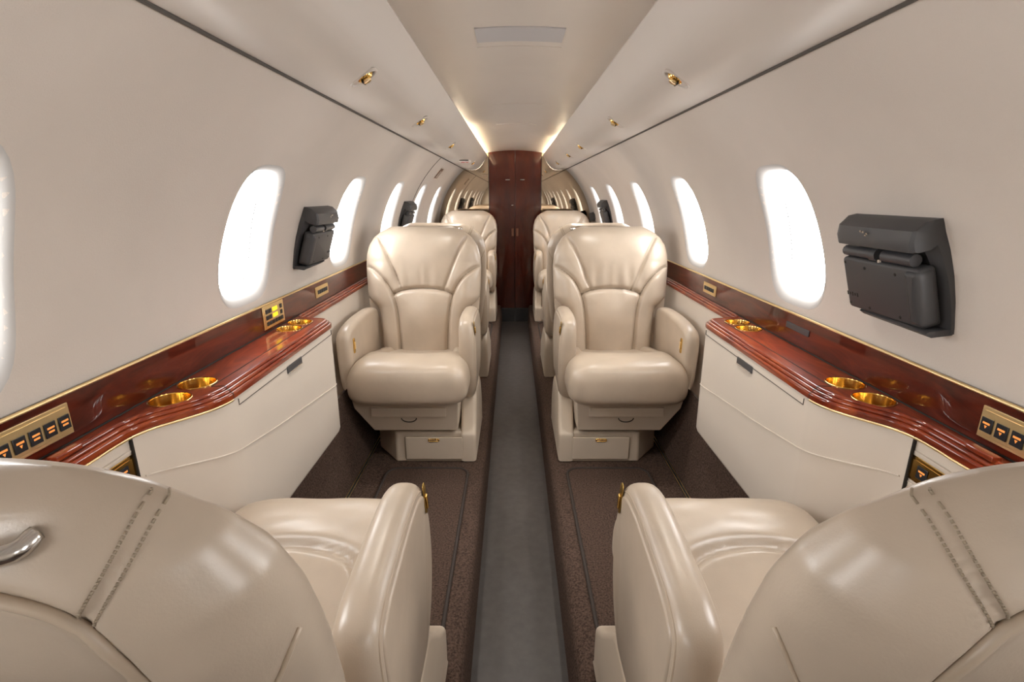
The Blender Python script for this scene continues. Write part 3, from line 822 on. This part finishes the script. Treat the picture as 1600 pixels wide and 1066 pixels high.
    # ---------------- backrest
    a = math.radians(recline); ca, sa = math.cos(a), math.sin(a)
    HY, HZ = -.415 + slide + backoff, .535
    def BK(bx, by, bz): return M(bx, HY + by * ca - bz * sa, HZ + bz * ca + by * sa)
    NU = 95 if fine else 61; NV = 91 if fine else 61
    tt = np.linspace(-1, 1, NU); u = np.sin(tt * PI / 2) * .5 + tt * .5
    vv = np.linspace(0, 1, NV); vv = 1 - (1 - vv) ** 1.5
    uu, V2 = np.meshgrid(u, vv); bz = V2 * BL
    def bil(G, x_, z_, tab):
        zz = vv * BL; j = int(np.clip(np.searchsorted(zz, z_) - 1, 0, NV - 2)); fj = float(np.clip((z_ - zz[j]) / (zz[j + 1] - zz[j]), 0, 1))
        uq = float(np.clip(x_ / float(width(tab, z_)), -1, 1)); i = int(np.clip(np.searchsorted(u, uq) - 1, 0, NU - 2)); fi = (uq - u[i]) / (u[i + 1] - u[i])
        return (G[j][i] * (1 - fi) + G[j][i + 1] * fi) * (1 - fj) + (G[j + 1][i] * (1 - fi) + G[j + 1][i + 1] * fi) * fj
    # --- front
    w = width(HB, bz); bx = uu * w
    topf = np.sqrt(np.clip(1 - np.clip((bz - .50) / .14, 0, 1) ** 2.6, 0, 1))
    sidef = (1 - np.abs(uu) ** (2.8 if face > 0 else 3.8)) ** .5
    lum = .020 * np.exp(-((bz - .20) / .14) ** 2) * np.exp(-(bx / .13) ** 2)
    bolst = .026 * np.exp(-((np.abs(bx) - .225) / .06) ** 2) * np.clip((.46 - bz) / .08, 0, 1)
    by = ((.034 if face > 0 else .048) + lum + bolst + .012 * np.exp(-((bz - .50) / .10) ** 2)) * topf * sidef
    Q = np.stack([bx.ravel(), bz.ravel()], 1)
    dB = np.minimum(seg_dist(Q, BOL), seg_dist(Q, mirr(BOL))); dL = seg_dist(Q, LUM); dF = np.minimum(seg_dist(Q, FAN), seg_dist(Q, mirr(FAN)))
    g = -.016 * np.exp(-(dB / .0075) ** 2) - .015 * np.exp(-(dL / .0075) ** 2) - .010 * np.exp(-(dF / .006) ** 2)
    g += .012 * (1 - np.exp(-np.minimum(np.minimum(dB, dL), dF * 1.4) / .03)) - .006
    wr = (1.5 if x0 > 0 else .8) * np.exp(-((Q[:, 1] - .37) / .055) ** 2) * (np.abs(Q[:, 0]) < .16)
    ph = x0 * 9 + y0 * 2
    g += .0045 * wr * np.sin(Q[:, 0] * 95 + ph + 4 * Q[:, 1] * np.sign(Q[:, 0])) * (.6 + .4 * np.sin(Q[:, 0] * 37 + ph * 2))
    g += .0012 * np.sin(Q[:, 0] * 33 + ph) * np.sin(Q[:, 1] * 29 + ph * 1.7)
    edge = np.clip(sidef * topf, 0, 1).ravel()
    by = by.ravel() + g * np.clip(edge * 1.6 - .2, 0, 1)
    VW2 = [BK(x_, y_, z_) for x_, y_, z_ in zip(Q[:, 0], by, Q[:, 1])]
    bolx = lambda z: np.interp(z, [p[1] for p in BOL[::-1]], [p[0] for p in BOL[::-1]])
    lumz = lambda x: np.interp(x, [p[0] for p in LUM], [p[1] for p in LUM])
    fanx = lambda z: np.interp(z, [p[1] for p in FAN[::-1]], [p[0] for p in FAN[::-1]])
    reg = {k: [] for k in ('bp', 'bm', 'lum', 'fp', 'fm', 'head')}
    for q in grid_f(NU, NV):
        cx = sum(Q[i][0] for i in q) / 4; cz = sum(Q[i][1] for i in q) / 4
        if cz < .442 and abs(cx) > bolx(cz): reg['bp' if cx > 0 else 'bm'].append(q)
        elif cz < lumz(cx) and cz < .33: reg['lum'].append(q)
        elif cz < .585 and abs(cx) > fanx(cz): reg['fp' if cx > 0 else 'fm'].append(q)
        else: reg['head'].append(q)
    FREG = reg
    VWF = VW2
    for k, nm in () if True else (('bp', 'side_bolster'), ('bm', 'side_bolster'), ('lum', 'lumbar_cushion'), ('fp', 'shoulder_panel'), ('fm', 'shoulder_panel'), ('head', 'headrest_panel')):
        sub(nm, reg[k], t, VW2, LEATHER, not fl)
    # stitched seam lines lying in the grooves
    byi = by.reshape(NV, NU)
    def by_at(x_, z_):
        return bil(byi, x_, z_, HB)
    for c in (BOL, mirr(BOL), LUM):
        pts = [(x_, z_) for x_, z_ in c if 0 < z_ < .6 and abs(x_) < float(width(HB, z_)) * .985]
        if len(pts) > 3: v, f = tube_vf([BK(x_, by_at(x_, z_) - .0005, z_) for x_, z_ in pts], .0016, 5); obj('seam', v, f, SEAM, t)
    # --- rear shell
    w = width(HR, bz); bx = uu * w
    topf = np.sqrt(np.clip(1 - np.clip((bz - .49) / .15, 0, 1) ** 2.4, 0, 1))
    sidef = (1 - np.abs(uu) ** 3.4) ** .5
    by = -(.088 + .012 * np.exp(-((bz - .50) / .12) ** 2)) * topf * sidef
    Q = np.stack([bx.ravel(), bz.ravel()], 1)
    RP = RPAN[::1]; full = [(-a_, b_) for a_, b_ in RP[::-1]] + RP
    dP = seg_dist(Q, full); dS = np.minimum(seg_dist(Q, STI1), seg_dist(Q, mirr(STI1))); dE = np.minimum(seg_dist(Q, SIDE_S), seg_dist(Q, mirr(SIDE_S)))
    rpz = lambda x: np.interp(np.abs(x), [p[0] for p in RP], [p[1] for p in RP])
    rpx = lambda z: np.interp(z, [p[1] for p in RP[::-1]], [p[0] for p in RP[::-1]])
    inP = (Q[:, 1] < .604) & (np.abs(Q[:, 0]) < rpx(Q[:, 1]))
    above = Q[:, 1] > rpz(Q[:, 0]) + .004
    g = .010 * np.exp(-(dP / .008) ** 2) + np.where(inP, .022 * (1 - np.exp(-dP / .016)), 0)
    dd = np.abs(dS - .0); g += np.where(above, .0045 * np.exp(-(dS / .0028) ** 2), 0)
    g += .004 * np.exp(-(dE / .005) ** 2)
    # grab handle pocket at the top centre
    pk = (np.abs(Q[:, 0] / .165) ** 3 + np.abs((Q[:, 1] - .6200) / .0090) ** 3); g += .016 * np.clip(1.25 - pk, 0, 1) ** .7 * (pk < 1.25)
    g += .0016 * np.sin(Q[:, 0] * 27 + ph) * np.sin(Q[:, 1] * 23 + ph * 1.3)
    edge = np.clip(sidef * topf, 0, 1).ravel()
    by = by.ravel() + g * np.clip(edge * 1.6 - .2, 0, 1)
    VW3 = [BK(x_, y_, z_) for x_, y_, z_ in zip(Q[:, 0], by, Q[:, 1])]
    fp = []; fs = []
    for q in grid_f(NU, NV): (fp if sum(inP[i] for i in q) >= 3 else fs).append(q)
    fd = np.array((0, face * ca, sa)); N2 = gnorm(VW2, NV, NU, fd); N3 = gnorm(VW3, NV, NU, -fd)
    A2 = np.array(VW2).reshape(NV, NU, 3); A3 = np.array(VW3).reshape(NV, NU, 3)
    bord = np.zeros((NV, NU), bool); bord[:, 0] = bord[:, -1] = True; bord[-1, :] = True
    same = bord & (np.linalg.norm(A2 - A3, axis=2) < .004)
    avg = N2 + N3; avg /= np.linalg.norm(avg, axis=2)[..., None] + 1e-9
    N2[same] = avg[same]; N3[same] = avg[same]; N2 = N2.reshape(-1, 3); N3 = N3.reshape(-1, 3)
    for k, nm in (('bp', 'side_bolster'), ('bm', 'side_bolster'), ('lum', 'lumbar_cushion'), ('fp', 'shoulder_panel'), ('fm', 'shoulder_panel'), ('head', 'headrest_panel')):
        sub(nm, FREG[k], t, VW2, LEATHER, not fl, N2)
    sub('back_shell', fs, t, VW3, LEATHER, fl, N3); sub('rear_panel', fp, t, VW3, LEATHER, fl, N3)
    byr = by.reshape(NV, NU)
    for i_, rv in ((0, True), (NU - 1, False)):      # side band closing the gap between front and rear skins
        vb = []
        for j in range(NV):
            a_, b_ = np.array(VW2[j * NU + i_]), np.array(VW3[j * NU + i_]); vb += [a_, (a_ + b_) / 2, b_]
        obj('back_side_band', *recalc(vb, grid_f(3, NV)), LEATHER, t)
    def byr_at(x_, z_):
        return bil(byr, x_, z_, HR)
    if face > 0:
        pts = [(x_, z_) for x_, z_ in full if z_ > .005]
        pts = pts[::2]
        v, f = tube_vf([BK(x_, byr_at(x_, z_) - .0035, z_) for x_, z_ in pts], .0048, 8); obj('rear_piping', v, f, LEATHER2, t)
        for sg in (-1, 1):
            for off in (-.0062, .0062):
                pts = [(sg * (x_ + off), z_) for x_, z_ in STI1 if rpz(x_) + .004 < z_ < .619]
                mb = MB()   # individual stitches along the double seam
                fine_p = catmull([(x_, z_) for x_, z_ in pts], 4)
                for k in range(0, len(fine_p) - 2, 3):
                    mb.add(*tube_vf([BK(x_, byr_at(x_, z_) - .0006, z_) for x_, z_ in fine_p[k:k + 3]], .0011, 5))
                mb.build('stitching', SEAM, t, True, None)
            pts = [(sg * x_, z_) for x_, z_ in SIDE_S if z_ > .01 and x_ < float(width(HR, z_)) * .99]
            v, f = tube_vf([BK(x_, byr_at(x_, z_) - .001, z_) for x_, z_ in pts], .0026, 6); obj('side_piping', v, f, LEATHER2, t)
        hp = [(-.156, -.036), (-.145, -.052), (-.07, -.062), (0, -.063), (.07, -.062), (.145, -.052), (.156, -.036)]
        hp = catmull(hp, 5)
        v, f = tube_vf([BK(x_, y_ , .617 - .003 * math.cos(x_ / .156 * PI / 2)) for x_, y_ in hp], .0065, 10); h_ = obj('grab_handle', v, f, CHROME, t)
    # ---------------- armrests
    so = catmull([(-.445, .47), (-.45, .60), (-.45, .735), (-.40, .778), (-.30, .790), (-.20, .795), (-.125, .790), (-.078, .768), (-.058, .725), (-.052, .66), (-.060, .56), (-.082, .46), (-.112, .405), (-.16, .392), (-.30, .405), (-.42, .43)], 6, True)
    to3 = lambda a_, b_, q: (.212 + q + .012 * (1 - ((b_ - .60) / .2) ** 2) * (q / .07), a_ + slide, b_)
    ar = put('armrest', *slab_vf(so, 0, .064, .026, to3, 7), LEATHER, t, 60)
    rim = offset_poly(so, .017)
    put('armrest_piping', *tube_vf([to3(p[0], p[1], .0612) for p in rim], .0024, 6, True), LEATHER2, ar)
    fr_ = offset_poly(so, .024)
    put('armrest_panel', *slab_vf(fr_, .050, .067, .006, to3, 4), LEATHER, ar, 60)
    put('armrest_latch', *bevel_vf([to3(*p) for p in box_vf((-.088, .735, .0685), (.012, .030, .005))[0]], box_vf((0, 0, 0), (1, 1, 1))[1], .003, 2), GOLD, ar, 50)
    put('latch_recess', *slab_vf(np.array(rrect(-.100, -.078, .71, .775, .010, 4)), .066, .0678, .0008, to3, 3), mat_gold_dark, ar, 50)
    so = catmull([(-.44, .47), (-.445, .62), (-.44, .742), (-.38, .776), (-.25, .787), (-.10, .785), (.0, .772), (.045, .752), (.064, .715), (.062, .63), (.05, .54), (.02, .48), (-.06, .455), (-.25, .455)], 6, True)
    if stow: so = np.stack([np.clip(so[:, 0], -1, 1) * .92 - .125, .455 + (so[:, 1] - .455) * .50], 1)
    to4 = lambda a_, b_, q: (-.234 - q - .02 * max(0, a_ + .1), a_ + slide, b_)
    ar = put('armrest', *slab_vf(so, 0, .062, .024, to4, 7), LEATHER, t, 60)
    if stow: return t
    put('armrest_latch', *slab_vf(np.array(rrect(-.005, .014, .655, .722, .006, 3)), -.004, .002, .0018, to4, 3), GOLD, ar, 50)
    put('latch_key', *slab_vf(np.array(rrect(.0, .009, .672, .706, .003, 3)), -.008, -.003, .0018, to4, 3), GOLDS, ar, 50)
    return t

mat_gold_dark = mat('dark_gold', (.45, .29, .08), .35, metal=1.)  # darker gold for the armrest latch recess
XC = .478
make_seat(-XC, 1.06, 1, 1, 'near left cream seat seen from behind, cut by the left picture edge', 17.5, -.08, -.065, True, True)
make_seat(XC, 1.06, -1, 1, 'near right cream seat seen from behind, cut by the right picture edge', 17.5, -.08, -.065, True, True)
make_seat(-XC, 2.147, 1, -1, 'left cream seat facing the camera below the second window', 9, 0)
make_seat(XC, 2.147, -1, -1, 'right cream seat facing the camera with creased headrest leather', 9, 0)
make_seat(-XC, 3.76, 1, 1, 'left cream seat turned away, back to back with the camera facing seat', 12, -.09, 0, False, True)
make_seat(XC, 3.76, -1, 1, 'right cream seat turned away, back to back with the camera facing seat', 12, -.09, 0, False, True)
make_seat(-XC, 4.90, 1, -1, 'farthest left cream seat before the mirror bulkhead', 7, 0, 0, False)
make_seat(XC, 4.90, -1, -1, 'farthest right cream seat before the mirror bulkhead', 7, 0, 0, False)

# small dark bracket on the right wall beside the farthest seat
t = T('dark_bracket', cyl(1, 5.42, rad(7)), 'small dark bracket on the right wall beside the farthest headrest', 'bracket')
on_wall(1, 5.385, 5.405, rad(8.5), rad(14.5), RW - .055, RW - .004, 'bracket_arm', BLACK, t)
on_wall(1, 5.36, 5.43, rad(9.5), rad(13.5), RW - .008, RW + .004, 'bracket_base', BLACK2, t)
